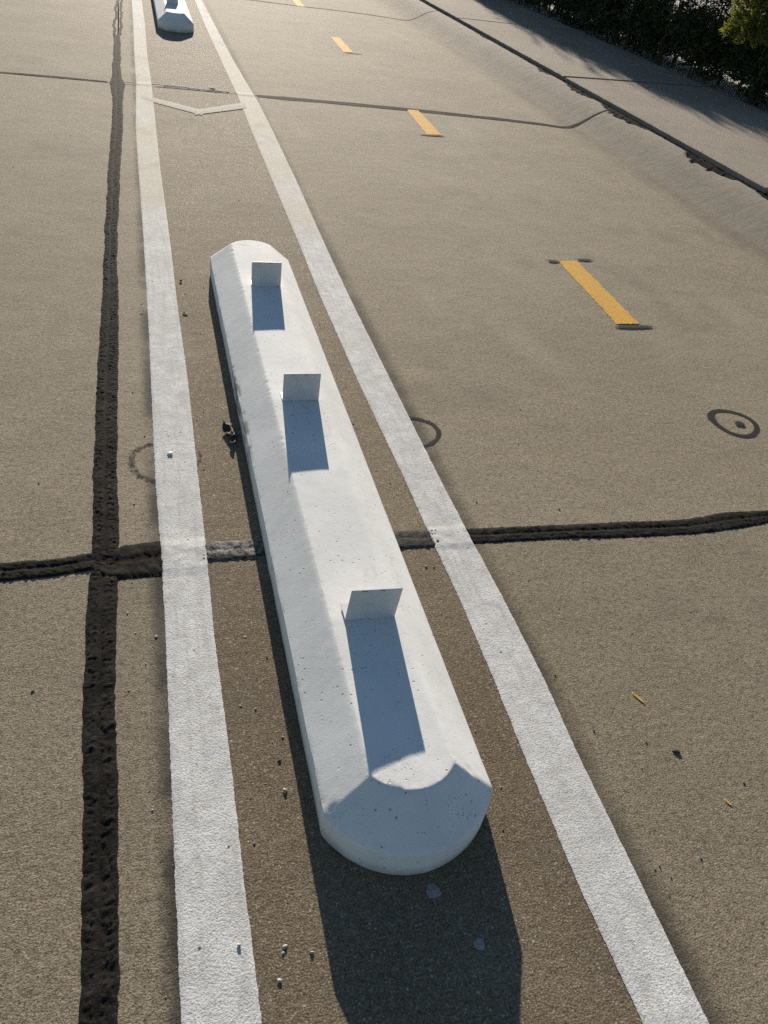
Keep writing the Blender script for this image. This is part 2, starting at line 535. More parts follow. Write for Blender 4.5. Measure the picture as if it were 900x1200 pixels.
def joint_y(y, x):
    """the joint by the second dash bends a little towards the curb"""
    if abs(y - 7.95) > 0.01: return y + 0 * x
    return np.interp(x, [-12, 1.05, 1.85, 2.7, 3.6, 4.16, 4.5, 4.8], [7.97, 7.93, 7.94, 7.905, 7.85, 7.84, 7.90, 7.96])


YJ = [-10.5, -4.35, 1.80, 7.95, 14.08, 20.2, 26.3, 32.4, 38.5, 50.0, 61.5]
GAP = 0.007
for a, b in zip(YJ[:-1], YJ[1:]):
    ya, yb = a + GAP, b - GAP
    near = a < 16 and b > 1
    # slab that carries the bike path and rolls up into the curb
    xs = np.concatenate([[0.0], np.linspace(0.25, 3.7, 15), np.linspace(3.8, EDGE, 40)])
    ny = int((yb - ya) / (0.02 if near else 0.5)) + 1
    ys = np.linspace(ya, yb, ny)
    X, Y = np.meshgrid(xs, ys)
    Xl = left_seal_x(Y) + GAP
    X = np.where(X < 0.01, Xl, X)
    ce = curb_edge(Y)
    k = np.clip((X - 3.8) / (EDGE - 3.8), 0, 1)
    Z = road_z(X)
    X = np.where(X > 4.5, 4.5 + (X - 4.5) * (ce - 4.5) / (EDGE - 4.5), X)
    tt = (Y - ya) / (yb - ya)
    Y = (1 - tt) * (joint_y(a, X) + GAP) + tt * (joint_y(b, X) - GAP)
    Z = road_z(X) - 0.006 * (k > 0.995)
    tn = {-4.35: 0.95, 1.80: 1.09, 7.95: 1.06, 14.08: 1.0}.get(a, 1.02)      # each pour cured to its own shade
    sheet('slab', X, Y, Z, M_CON, road, True, -0.09)['tone'] = (tn, tn * 0.997, tn * 0.99)
    for x0, x1 in ((None, -4.3), (-4.3, -8.3), (-8.3, -12.3)):
        ys2 = np.linspace(ya, yb, 30 if x0 is None else 4)
        xs2 = np.linspace(0, 1, 5)
        U, Y = np.meshgrid(xs2, ys2)
        xr = left_seal_x(Y) - GAP if x0 is None else np.full_like(Y, x0 - GAP)
        X = (x1 + GAP) + (xr - (x1 + GAP)) * U
        tt = (Y - ya) / (yb - ya)
        Y = (1 - tt) * (joint_y(a, X) + GAP) + tt * (joint_y(b, X) - GAP)
        tl = {-4.35: 0.98, 1.80: 1.06, 7.95: 1.03}.get(a, 1.0)
        sheet('slab', X, Y, np.zeros_like(X), M_CON, road, True, -0.09)['tone'] = (tl, tl, tl)

# ------------------------------------------------------------------ sealed joints


def bead(name, P, Lw, Rw, mat, parent, zfun=None, h0=0.0016, amp=0.0042, cols=17, seed=1, groove=0.0008, sc=190, edge=0.004):
    """overband strip: P = centre path [n,2], Lw/Rw = offsets of its two edges from the centre along the normal"""
    P = np.asarray(P, float); n = len(P)
    T = np.gradient(P, axis=0); T /= np.linalg.norm(T, axis=1)[:, None]
    N = np.stack([T[:, 1], -T[:, 0]], 1)
    s = np.concatenate([[0], np.cumsum(np.linalg.norm(np.diff(P, axis=0), axis=1))])
    Lw = Lw + edge * 2 * (fbm(s * 30, 0.5, seed) - 0.5) + edge * (fbm(s * 110, 0.5, seed + 3) - 0.5)
    Rw = Rw + edge * 2 * (fbm(s * 30, 9.5, seed) - 0.5) + edge * (fbm(s * 110, 9.5, seed + 3) - 0.5)
    u = np.linspace(0, 1, cols)
    off = Lw[:, None] + (Rw - Lw)[:, None] * u[None]
    X = P[:, 0:1] + N[:, 0:1] * off; Y = P[:, 1:2] + N[:, 1:2] * off
    prof = np.minimum(1, np.minimum(u, 1 - u) / 0.12)[None]
    nz = fbm(s[:, None] * sc, off * sc * 0.7 + 40, seed + 5, 3)
    rid = 1 - np.abs(2 * fbm(s[:, None] * sc * 0.8, off * sc * 0.30 + 90, seed + 15, 2) - 1) * 2.4
    big = fbm(s[:, None] * 25, off * 40 + 3, seed + 25, 2)
    lump = np.clip(nz - 0.36, 0, 1) * 2.4 * (0.3 + 1.2 * big) + 0.25 * np.clip(rid, 0, 1)
    mid = np.exp(-((u - 0.46) / 0.085) ** 4)[None]
    Z = (h0 + amp * lump * (1 - mid)) * prof - groove * mid * (0.6 + 0.4 * nz) + 0.0006
    Z = np.maximum(Z, 0.0009 + 0 * Z)
    zb = zfun(X) if zfun else 0
    Z = Z + zb
    return sheet(name, X, Y, Z, mat, parent, True, None)


def steps(y0, y1, near=0.0045, far=0.05, turn=4.0):
    a = []
    y = y0
    while y < y1:
        a.append(y)
        y += near if y < turn else min(far, near * (y / turn) ** 1.6)
    a.append(y1)
    return np.array(a)


SEAL = [(-10, -0.205, -0.135), (0.3, -0.205, -0.137), (0.56, -0.208, -0.138), (0.88, -0.216, -0.143), (1.09, -0.222, -0.146),
        (1.34, -0.227, -0.149), (1.585, -0.230, -0.148), (1.83, -0.222, -0.142), (2.22, -0.227, -0.149), (2.65, -0.231, -0.150),
        (3.2, -0.230, -0.150), (4.13, -0.224, -0.158), (5.36, -0.224, -0.149), (6.54, -0.212, -0.130), (7.3, -0.211, -0.133),
        (7.75, -0.232, -0.122), (7.95, -0.246, -0.112), (8.15, -0.225, -0.138), (8.55, -0.221, -0.146), (9.34, -0.220, -0.148),
        (10.16, -0.226, -0.158)]
ys = np.concatenate([np.linspace(-10, 0.2, 120), steps(0.22, 10.16)])
sl = interp([(r[0], r[1]) for r in SEAL], ys); sr = interp([(r[0], r[2]) for r in SEAL], ys)
wob = 0.010 * (fbm(ys * 4, 0.2, 31) - 0.5) + np.where(ys > 4, 0.018, 0.0) * (fbm(ys * 6, 4.2, 33) - 0.5)
o = bead('joint_sealant', np.stack([(sl + sr) / 2 + wob, ys], 1), -(sr - sl) / 2, (sr - sl) / 2, M_SEAL, road, seed=3, cols=23, amp=0.0036)
tag(o, 'black lumpy bitumen band along the lengthwise slab joint')
# beyond the end of the band only two ragged crack lines remain
ys = np.concatenate([np.arange(10.18, 20, 0.03), np.arange(20, 50, 0.3)])
for c0, ph in ((-0.205, 1), (-0.145, 2)):
    cx = c0 + 0.035 * (fbm(ys * 2.1, ph, 41) - 0.5) * 2
    o = bead('crack', np.stack([cx, ys], 1), -0.014 - 0 * ys, 0.014 + 0 * ys, M_CRACK, road, cols=5, seed=40 + ph, edge=0.012, amp=0.003)

J1A = [(-12, 1.83, 1.755), (-0.477, 1.833, 1.753), (-0.337, 1.832, 1.758), (-0.216, 1.849, 1.773), (-0.142, 1.870, 1.721), (-0.01, 1.882, 1.724)]
xs = np.concatenate([np.linspace(-12, -1, 60), np.arange(-0.98, -0.008, 0.006)])
jt = interp([(r[0], r[1]) for r in J1A], xs); jb = interp([(r[0], r[2]) for r in J1A], xs)
# path runs along +x, so the normal points to -y: left offset = far edge
o = bead('joint_sealant', np.stack([xs, (jt + jb) / 2], 1), -(jt - jb) / 2, (jt - jb) / 2, M_SEAL, road, h0=0.0020, amp=0.0042, seed=51, sc=170, cols=21)
tag(o, 'dark rough crossing sealant left of the left white line')
xs = np.arange(0.105, 0.90, 0.005)
jt = np.interp(xs, [0.11, 0.28, 0.8], [1.860, 1.860, 1.849]); jb = np.interp(xs, [0.11, 0.27, 0.78], [1.774, 1.768, 1.761])
o = bead('joint_sealant', np.stack([xs, (jt + jb) / 2], 1), -(jt - jb) / 2, (jt - jb) / 2, M_GSEAL, road, h0=0.0025, amp=0.0030, seed=61, sc=170, groove=0.0004)
tag(o, 'silver grey overpainted sealant between the two white lines')
J1C = [(0.98, 1.840, 1.762), (1.31, 1.826, 1.752), (1.59, 1.818, 1.733), (1.86, 1.803, 1.723), (1.97, 1.812, 1.726), (2.07, 1.829, 1.733),
       (2.27, 1.823, 1.756), (2.8, 1.83, 1.76), (4.2, 1.83, 1.77)]
xs = np.concatenate([np.arange(0.985, 2.6, 0.006), np.arange(2.6, 4.2, 0.03)])
jt = interp([(r[0], r[1]) for r in J1C], xs); jb = interp([(r[0], r[2]) for r in J1C], xs)
o = bead('joint_sealant', np.stack([xs, (jt + jb) / 2], 1), -(jt - jb) / 2, (jt - jb) / 2, M_SEAL, road, amp=0.0036, seed=71)
tag(o, 'black crossing sealant right of the right white line')


def thin_joint(y0, x0, x1, w, mat, seed, tab=None, step=0.02, wig=0.05, zfun=None):
    xs = np.arange(x0, x1, step)
    yc = y0 + wig * (fbm(xs * 1.6, 0.7, seed) - 0.5)
    if tab: yc = yc - y0 + interp(tab, xs)
    ww = w * (0.6 + 0.8 * fbm(xs * 3, 5.1, seed + 1))
    return bead('joint_sealant', np.stack([xs, yc], 1), -ww / 2, ww / 2, mat, road, zfun=zfun or road_z, cols=7, seed=seed, edge=0.006, amp=0.0015, h0=0.0012)


thin_joint(7.97, -12, -0.24, 0.050, M_CRACK, 81)
o = thin_joint(7.95, 1.05, 4.16, 0.120, M_SEAL, 83, [(1.05, 7.93), (1.85, 7.94), (2.7, 7.905), (3.6, 7.85), (4.16, 7.84)])
tag(o, 'dark sealed joint ahead of the second yellow dash')
for k, yy in enumerate((8.02, 7.955)):
    thin_joint(yy, -0.10 if k == 0 else 0.15, 0.78, 0.024, M_OLD, 85 + k, wig=0.07)
thin_joint(7.985, 0.22, 0.8, 0.016, M_CRACK, 88, wig=0.09)
thin_joint(14.08, -12, 4.2, 0.080, M_CRACK, 91)
for yy, sd in ((20.2, 93), (26.3, 94), (-4.35, 95)):
    thin_joint(yy, -12, 4.2, 0.05, M_CRACK, sd, step=0.1)
# the joints climb the rolled curb as a thin dark gap
for y0, w0, sd in ((7.84, 0.085, 101), (14.08, 0.05, 102), (1.80, 0.05, 103)):
    xs = np.arange(4.15, EDGE - 0.004, 0.01)
    yc = joint_y(7.95, xs) if abs(y0 - 7.84) < 0.01 else y0 + 0 * xs
    ww = w0 * np.interp(xs, [4.15, 4.30, 4.5, 4.8], [1.0, 1.0, 0.45, 0.25])
    bead('joint_sealant', np.stack([xs, yc], 1), -ww / 2, ww / 2, M_SEAL, road, zfun=road_z, cols=5, seed=sd, edge=0.003, amp=0.002)

# ------------------------------------------------------------------ painted markings
LLINE = [(-10, -0.028, 0.119), (0.54, -0.028, 0.119), (0.77, -0.026, 0.117), (1.07, -0.023, 0.118), (1.47, -0.019, 0.113), (1.82, -0.019, 0.119),
         (2.2, -0.025, 0.120), (2.84, -0.023, 0.124), (3.2, -0.021, 0.121), (3.63, -0.022, 0.117), (4.2, -0.023, 0.118), (4.77, -0.026, 0.115),
         (5.55, -0.034, 0.109), (6.57, -0.039, 0.111), (8.0, -0.020, 0.115), (9.4, -0.022, 0.106), (10.85, -0.017, 0.117), (12.4, -0.019, 0.114), (50, -0.02, 0.115)]
RLINE = [(-10, 0.865, 1.004), (0.35, 0.865, 1.004), (0.6, 0.856, 1.006), (0.92, 0.860, 1.008), (1.19, 0.868, 1.018), (1.5, 0.872, 1.016), (1.76, 0.866, 1.007),
         (2.14, 0.862, 1.000), (2.8, 0.846, 0.997), (3.66, 0.838, 0.994), (4.33, 0.845, 1.0), (5.54, 0.848, 1.022), (6.8, 0.853, 1.032), (7.64, 0.864, 1.032),
         (9.5, 0.850, 0.988), (11.4, 0.839, 0.972), (13.0, 0.845, 0.955), (50, 0.85, 0.96)]


def paint_line(tab, label, seed, joints):
    ys = np.concatenate([np.linspace(-10, 0.15, 100), steps(0.16, 14, 0.007, 0.05), np.linspace(14.1, 50, 120)])
    a = interp([(r[0], r[1]) for r in tab], ys) + 0.003 * (fbm(ys * 45, 0.4, seed) - 0.5) + 0.004 * (fbm(ys * 180, 1.4, seed) - 0.5)
    b = interp([(r[0], r[2]) for r in tab], ys) + 0.003 * (fbm(ys * 45, 7.4, seed) - 0.5) + 0.004 * (fbm(ys * 180, 8.4, seed) - 0.5)
    u = np.concatenate([[0], np.linspace(0.02, 0.98, 15), [1]])
    X = a[:, None] + (b - a)[:, None] * u[None]
    Y = np.repeat(ys[:, None], len(u), 1)
    Z = 0.0030 + 0.0006 * (fbm(X * 60, Y * 60, seed + 4) - 0.5)
    for yc, hw, hh in joints:                       # the paint climbs over the sealed joints
        d = np.clip(1 - np.abs(Y - yc) / hw, 0, 1)
        Z = Z + hh * np.minimum(1, d * 2.5) * (0.45 + 1.1 * fbm(X * 45, Y * 60, seed + 9))
    Z[:, 0] = 0.0016; Z[:, -1] = 0.0016
    o = sheet('painted_line', X, Y, Z, M_PAINT, road, True, None)
    return tag(o, label)


paint_line(LLINE, 'white painted line left of the wheel stops', 201, [(1.80, 0.085, 0.0028), (7.99, 0.06, 0.003)])
paint_line(RLINE, 'white painted line right of the wheel stops', 203, [(1.80, 0.060, 0.002), (7.94, 0.06, 0.003)])


def flat_strip(name, quad, mat, z=0.0055, n=40, m=5, seed=1, rag=0.006):
    """quad: four corners (start left, start right, end right, end left)"""
    q = np.array(quad, float)
    v = np.linspace(0, 1, n)[:, None]; u = np.linspace(0, 1, m)[None]
    P = ((1 - v)[..., None] * ((1 - u)[..., None] * q[0] + u[..., None] * q[1]) + v[..., None] * ((1 - u)[..., None] * q[3] + u[..., None] * q[2]))
    ln = np.linalg.norm(q[3] - q[0]); nrm = (q[1] - q[0]) / np.linalg.norm(q[1] - q[0])
    r = rag * 2 * (fbm(v * ln * 60, 3.3, seed) - 0.5)
    r2 = rag * 2 * (fbm(v * ln * 60, 9.3, seed) - 0.5)
    k = np.zeros_like(u); k[0, 0] = 1; k2 = np.zeros_like(u); k2[0, -1] = 1
    P = P + (r * k + r2 * k2)[..., None] * nrm
    e = rag * 2 * (fbm(np.linspace(0, 12, m), 1.3, seed) - 0.5)
    d = (q[3] - q[0]) / ln
    P[0] += e[:, None] * d; P[-1] += e[::-1, None] * d
    Z = np.full(P.shape[:2], z)
    Z[:, 0] = z - 0.0012; Z[:, -1] = z - 0.0012
    return sheet(name, P[..., 0], P[..., 1], Z, mat, road, True)


chev = flat_strip('painted_chevron', [(0.02, 7.45), (0.02, 7.60), (0.50, 7.26), (0.50, 7.075)], M_OLD, 0.0042, seed=301)
tag(chev, 'left arm of the faint worn V across the lane')
chev2 = flat_strip('painted_chevron', [(0.43, 7.07), (0.46, 7.25), (0.90, 7.63), (0.90, 7.44)], M_OLD, 0.0052, seed=303)
tag(chev2, 'right arm of the faint worn V across the lane')

DASH = [[(2.438, 3.400), (2.582, 3.403), (2.612, 4.266), (2.474, 4.258)],
        [(2.446, 7.045), (2.590, 7.06), (2.626, 7.925), (2.500, 7.905)],
        [(2.442, 10.59), (2.574, 10.62), (2.602, 11.60), (2.480, 11.58)],
        [(2.44, 14.05), (2.57, 14.05), (2.60, 14.93), (2.48, 14.93)]]
for k, q in enumerate(DASH):
    o = flat_strip('yellow_dash', q, M_YEL, 0.003, 110, 11, 311 + k, 0.009)
    o['label'] = ['nearest yellow centre dash with black ends', 'second yellow centre dash at the dark joint',
                  'third yellow centre dash far along the path', 'farthest yellow centre dash cut by the top edge'][k]
for k in range(4, 9):
    q = [(x, y + 3.55 * (k - 3)) for x, y in DASH[3]]
    flat_strip('yellow_dash', q, M_YEL, 0.004, 20, 3, 320 + k, 0.005)


def spray_blob(x, y, rx, ry, z=0.0042, rot=0.0, name='spray_mark', strength=1.0):
    nr, na = 8, 40
    v = [(x, y, z)]; fd = [strength]
    c, s = math.cos(rot), math.sin(rot)
    for i in range(1, nr + 1):
        r = i / nr
        for j in range(na):
            a = 2 * math.pi * j / na
            px, py = rx * r * math.cos(a), ry * r * math.sin(a)
            v.append((x + px * c - py * s, y + px * s + py * c, z)); fd.append(strength * (1 - r ** 2.2))
    f = [(0, 1 + j, 1 + (j + 1) % na) for j in range(na)]
    for i in range(nr - 1):
        for j in range(na):
            a0 = 1 + i * na + j; a1 = 1 + i * na + (j + 1) % na
            f.append((a0, a0 + na, a1 + na, a1))
    return make_obj(name, v, f, M_SPRAY, road, True, fd)


def spray_ring(x, y, r, w, z=0.0010, a0=0.0, a1=2 * math.pi, strength=1.0, blob=None, sx=1.0, sy=1.0):
    n, m = 90, 9
    v = []; fd = []
    for i in range(n + 1):
        a = a0 + (a1 - a0) * i / n
        ww = w
        if blob: ww = w * (1 + 0.55 * math.exp(-((((a - blob + math.pi) % (2 * math.pi)) - math.pi) / 0.35) ** 2))
        for j in range(m):
            u = -1 + 2 * j / (m - 1)
            rr = r + u * ww * 0.8 + 0.004 * math.sin(3 * a + 1)
            v.append((x + sx * rr * math.cos(a), y + sy * rr * math.sin(a), z + 0.00001 * i)); fd.append(strength * (1 - abs(u) ** 2.4))
    f = []
    for i in range(n):
        for j in range(m - 1):
            k = i * m + j
            f.append((k, k + 1, k + m + 1, k + m))
    return make_obj('spray_ring', v, f, M_SPRAY, road, True, fd)


for (x, y, rx, s) in [(2.53, 3.365, 0.15, 1.0), (2.435, 4.245, 0.055, 0.8), (2.675, 4.285, 0.075, 0.8), (2.49, 7.02, 0.16, 0.8), (2.56, 10.56, 0.16, 0.75), (2.40, 7.93, 0.06, 0.5)]:
    spray_blob(x, y, rx, 0.026, rot=0.03, strength=s)
o = spray_ring(2.535, 2.425, 0.104, 0.019, a0=-1.0, a1=2 * math.pi - 1.05, blob=2.7, strength=1.25)
tag(o, 'black sprayed ring with a dot at the right')
spray_blob(2.555, 2.413, 0.030, 0.024, strength=1.2)
o = spray_ring(0.985, 2.44, 0.105, 0.018, a0=-1.7, a1=1.6, strength=0.62)
tag(o, 'half black sprayed ring touching the right white line')
o = spray_ring(0.005, 2.305, 0.112, 0.022, z=0.0008, a0=1.6, a1=4.9, strength=0.36)
tag(o, 'faint grey sprayed ring under the left white line')
spray_ring(0.045, 2.32, 0.088, 0.012, z=0.0008, a0=-0.6, a1=0.6, strength=0.30)

# ------------------------------------------------------------------ sidewalk and curb joint
walk = make_obj('sidewalk', [(4.80, -10.5, -0.06), (7.12, -10.5, -0.06), (7.12, 60, -0.06), (4.80, 60, -0.06)], [(0, 1, 2, 3)], M_BASE)
tag(walk, 'raised grey brown concrete sidewalk beside the rolled curb', None, None, 'structure')
SJ = [(-10.5, -10.5), (-6.2, -6.0), (-2.3, -2.0), (1.5, 1.75), (5.45, 5.7), (9.42, 9.78), (13.42, 13.62), (17.4, 17.6), (21.4, 21.6), (25.4, 25.6), (29.4, 29.6), (40, 40), (60, 60)]
WX1 = 7.12
for k, ((a0, a1), (b0, b1)) in enumerate(zip(SJ[:-1], SJ[1:])):
    g1 = 0.044 if k in (4, 5) else 0.018
    ny = 240 if 3 <= k <= 8 else 24
    v = np.linspace(0, 1, ny); u = np.concatenate([[0, 0.004], np.linspace(0.02, 0.98, 14), [0.996, 1]])
    U, V = np.meshgrid(u, v)
    Y = (1 - V) * (a0 + (a1 - a0) * U + g1) + V * (b0 + (b1 - b0) * U - g1)
    e0 = WALK_X0 + 0.010 * (fbm(Y * 9, 0.1, 71) - 0.5) + 0.008 * (fbm(Y * 40, 0.1, 72) - 0.5)
    X = e0 + (WX1 - e0) * U
    Z = WALK_Z - 0.006 * np.exp(-(U / 0.004) ** 2) + 0.0 * X
    sheet('slab', X, Y, Z, M_WALK, walk, True, -0.05)
for k, (a0, a1) in enumerate(SJ[1:-1]):
    v = np.linspace(0, 1, 120); X = WALK_X0 + 0.006 + (WX1 - WALK_X0 - 0.01) * v
    Yc = a0 + (a1 - a0) * v + 0.006 * (fbm(v * 20, 1.1, 400 + k) - 0.5)
    w = 0.050
    Xg = np.stack([X, X, X], 1); Yg = np.stack([Yc - w, Yc, Yc + w], 1)
    Zg = np.stack([np.full_like(X, 0.135), np.full_like(X, 0.130) + 0.008 * fbm(X * 30, 2.2, 77), np.full_like(X, 0.135)], 1)
    sheet('joint_filler', Xg, Yg, Zg, M_SEAL, walk, True)

# dark filler between curb and sidewalk, sunk where the curb has broken off
ys = np.concatenate([np.linspace(-10, 4.4, 60), np.arange(4.42, 18, 0.02), np.linspace(18.2, 58, 120)])
u = np.linspace(0, 1, 9)
X = (4.60 + (4.878 - 4.60) * u)[None] + 0 * ys[:, None]
Y = ys[:, None] + 0 * u[None]
Z = 0.070 + 0.066 * np.clip((X - 4.735) / 0.075, 0, 1) + 0.022 * (fbm(X * 50, Y * 38, 88) - 0.5) + 0.010 * (fbm(X * 120, Y * 90, 89) - 0.5)
Z = np.minimum(Z, road_z(X) + 0.02 * (X > 4.79) - 0.012 * (X < 4.79))
o = sheet('curb_joint', X, Y, Z, M_JOINT, walk, True)
tag(o, 'dark crumbled joint between curb and sidewalk')

bed = make_obj('planting_bed', [(7.13, -10.5, 0.13), (30, -10.5, 0.13), (30, 60, 0.13), (7.13, 60, 0.13), (7.13, -10.5, -0.15), (7.13, 60, -0.15)],
               [(0, 1, 2, 3), (4, 0, 3, 5)], M_BED)
tag(bed, 'pale gravel bed under and behind the hedge', None, None, 'structure')

# ------------------------------------------------------------------ wheel stops
HS, HT, SLOPE, HWID, ERAD = 0.088, 0.175, 0.85, 0.2015, 0.2225


def wheel_stop_mesh(length, seed):
    """precast curb stop lying along +y, near end arc centred on (0,0)"""
    c1 = length
    ang = math.asin(HWID / ERAD); dy = ERAD * math.cos(ang)
    pts = []
    for k in range(81):
        a = -ang + 2 * ang * k / 80
        pts.append((ERAD * math.sin(a), -ERAD * math.cos(a)))
    ns = int((length + 2 * dy) / 0.0075)
    for k in range(1, ns):
        pts.append((HWID, -dy + (length + 2 * dy) * k / ns))
    for k in range(81):
        a = ang - 2 * ang * k / 80
        pts.append((ERAD * math.sin(a), c1 + ERAD * math.cos(a)))
    for k in range(1, ns):
        pts.append((-HWID, c1 + dy - (length + 2 * dy) * k / ns))
    O = np.array(pts); S = np.stack([np.zeros(len(O)), np.clip(O[:, 1], 0.0, c1)], 1)

    def inset(x, y):
        side = HWID - np.abs(x)
        cone = np.where(y < 0, ERAD - np.hypot(x, y), np.where(y > c1, ERAD - np.hypot(x, y - c1), 9.0))
        return side, cone
    top_in = (HT - HS) / SLOPE
    ts = np.linspace(0, 1, 600)[None]
    PX = O[:, 0:1] + (S[:, 0:1] - O[:, 0:1]) * ts; PY = O[:, 1:2] + (S[:, 1:2] - O[:, 1:2]) * ts
    sd, cn = inset(PX, PY)
    te = ts[0][np.argmax(np.minimum(sd, cn) >= top_in, axis=1)]
    rings = np.concatenate([np.linspace(0, 1, 15), 1 + np.array([.02, .05, .1, .18, .28, .4, .52, .64, .76, .88, 1.0])])
    T = np.where(rings[None] <= 1, te[:, None] * rings[None], te[:, None] + (1 - te[:, None]) * (rings[None] - 1))
    X = O[:, 0:1] + (S[:, 0:1] - O[:, 0:1]) * T; Y = O[:, 1:2] + (S[:, 1:2] - O[:, 1:2]) * T
    sd, cn = inset(X, Y)

    def smin(a, b, k):
        h = np.clip(0.5 + 0.5 * (b - a) / k, 0, 1)
        return b + (a - b) * h - k * h * (1 - h)
    ridge = np.exp(-((sd - cn) / 0.007) ** 2)
    d = smin(sd, cn, 0.003)
    top_edge = np.exp(-((np.minimum(sd, cn) - top_in) / 0.007) ** 2)
    low_edge = np.exp(-(np.minimum(sd, cn) / 0.006) ** 2)
    # right shoulder is hand-floated and softer than the left one
    blend = np.clip(Y / 0.25, 0, 1) * np.clip((c1 - Y) / 0.25, 0, 1)
    soft = np.where(X > 0, 0.004 + 0.016 * blend, 0.004)
    Z = smin(HS + SLOPE * d, HT + 0 * d, soft)
    Z = Z + 0.004 * np.clip((HWID * 0.5 - np.abs(X)) / 0.1, 0, 1) * 0.5
    n1 = fbm(X * 70, Y * 70, seed, 3); n2 = fbm(X * 22, Y * 22, seed + 3, 3)
    chip = np.clip(n1 - 0.56, 0, 1) * np.clip(n2 - 0.50, 0, 1) * 6
    saw = np.clip(fbm(X * 20, Y * 150, seed + 41, 2) - 0.5, 0, 1) * np.where((X < 0) & (Y > 2.0), 1.0, 0.12)
    Z = Z - 0.0035 * saw * top_edge
    Z = Z - 0.010 * chip * np.maximum(np.maximum(top_edge * np.where(X > 0, 0.12, 1), ridge), 0.9 * low_edge)
    Z = Z + 0.0005 * (n2 - 0.5) + 0.002 * (fbm(X * 3, Y * 2.5, seed + 8) - 0.5) * np.clip(d / 0.05, 0, 1)
    lip = np.clip(fbm(X * 35, Y * 35, seed + 13) - 0.5, 0, 1) * 0.003 * top_edge * np.where(cn < sd + 0.01, 1, 0.25)
    Z = Z + lip
    # wall rows below the shoulder
    W = []
    for fz, outw in ((0.97, 0.001), (0.7, 0.002), (0.4, 0.003), (0.12, 0.003), (0.0, 0.0)):
        nrm = np.stack([O[:, 0], np.where(O[:, 1] < 0, O[:, 1], np.where(O[:, 1] > c1, O[:, 1] - c1, 0))], 1)
        nrm[:, 0] = np.where((O[:, 1] > -dy + 1e-6) & (O[:, 1] < c1 + dy - 1e-6), np.sign(O[:, 0]), nrm[:, 0])
        nrm[:, 1] = np.where((O[:, 1] > -dy + 1e-6) & (O[:, 1] < c1 + dy - 1e-6), 0, nrm[:, 1])
        nrm /= np.linalg.norm(nrm, axis=1)[:, None]
        wz = HS * fz
        ww = outw + 0.003 * (fbm(O[:, 1] * 9 + O[:, 0] * 7, wz * 40, seed + 21) - 0.5)
        Wz = np.full(len(O), wz) + (0.004 * (fbm(O[:, 1] * 14, 3.3, seed + 31) - 0.4) if fz > 0.9 else 0)
        W.append(np.stack([O[:, 0] + nrm[:, 0] * ww, O[:, 1] + nrm[:, 1] * ww, Wz], 1))
    rows = W[::-1] + [np.stack([X[:, k], Y[:, k], Z[:, k]], 1) for k in range(X.shape[1])]
    n = len(O)
    V = np.concatenate(rows)
    F = []
    k = np.arange(n); k2 = (k + 1) % n
    for r in range(len(rows) - 1):
        F.append(np.stack([r * n + k, r * n + k2, (r + 1) * n + k2, (r + 1) * n + k], 1))
    return V, np.concatenate(F)


def wheel_stop(x, y, length, rz, seed, label):
    V, F = wheel_stop_mesh(length, seed)
    c, s = math.cos(rz), math.sin(rz)
    me_v = np.stack([V[:, 0], V[:, 1], V[:, 2] + 0.001], 1)
    o = make_obj('wheel_stop', me_v, F, M_STOP, None, True)
    o.location = (x, y, 0); o.rotation_euler = (0, 0, rz)
    me = o.data
    bm = bmesh.new(); bm.from_mesh(me)
    bmesh.ops.remove_doubles(bm, verts=bm.verts, dist=0.0002)
    for e in bm.edges:
        if len(e.link_faces) == 2 and e.calc_face_angle(0) > R(24): e.smooth = False
    bm.to_mesh(me); bm.free()
    tag(o, label, 'wheel stop', 'white concrete wheel stops between the lines')
    return o


wheel_stop(0.503, 0.934, 2.90, 0.0, 3, 'long white concrete wheel stop in the foreground carrying three upright tabs')
wheel_stop(0.467, 10.93, 2.90, 0.0, 29, 'far white concrete wheel stop cut off by the top edge')

# ------------------------------------------------------------------ upright tabs on the stops
M_PRINT = mat_plain('grey_print', (0.10, 0.10, 0.11), (0.16, 0.16, 0.17), 200, 0.6)


def plate(name, w, d, h, off, parent):
    bm = bmesh.new()
    bmesh.ops.create_cube(bm, size=1.0)
    for v in bm.verts:
        v.co = Vector((v.co.x * w + off[0], v.co.y * d + off[1], v.co.z * h + off[2]))
    bmesh.ops.bevel(bm, geom=bm.edges[:], offset=0.0006, segments=1, affect='EDGES')
    me = bpy.data.meshes.new(name); bm.to_mesh(me); bm.free(); me.materials.append(M_TAB)
    o = bpy.data.objects.new(name, me); COL.objects.link(o); o.parent = parent
    return o


def tab(x, y, w, h, rz, lean, label, side=0.0, z=0.1778):
    e = bpy.data.objects.new('marker_tab', None); COL.objects.link(e)
    e.location = (x, y, z); e.rotation_euler = (0, side, rz)
    up = plate('upright_plate', w, 0.0022, h, (0, 0, h / 2), e)
    up.rotation_euler = (lean, 0, 0)
    plate('base_plate', w, 0.055, 0.0022, (0, 0.0295, 0.0012), e)
    for px in (-0.30, 0.06):
        q = make_obj('printed_mark', [(w * px, -0.0016, h * 0.955), (w * (px + 0.11), -0.0016, h * 0.955), (w * (px + 0.11), -0.0016, h * 0.975), (w * px, -0.0016, h * 0.975)],
                     [(0, 1, 2, 3)], M_PRINT, up)
    tag(e, label, 'marker', 'white upright tabs on the wheel stops')
    return e


tab(0.511, 1.322, 0.139, 0.113, 0.0, R(2), 'nearest white L-shaped tab on the wheel stop, leaning slightly right', side=R(3))
tab(0.508, 2.410, 0.136, 0.113, 0.0, 0, 'middle of three white L-shaped tabs on the foreground wheel stop')
tab(0.514, 3.400, 0.136, 0.115, 0.01, 0, 'white L-shaped tab at the far end of the foreground wheel stop')
tab(0.462, 11.50, 0.137, 0.113, 0.0, 0, 'tab on the far wheel stop at the top edge')

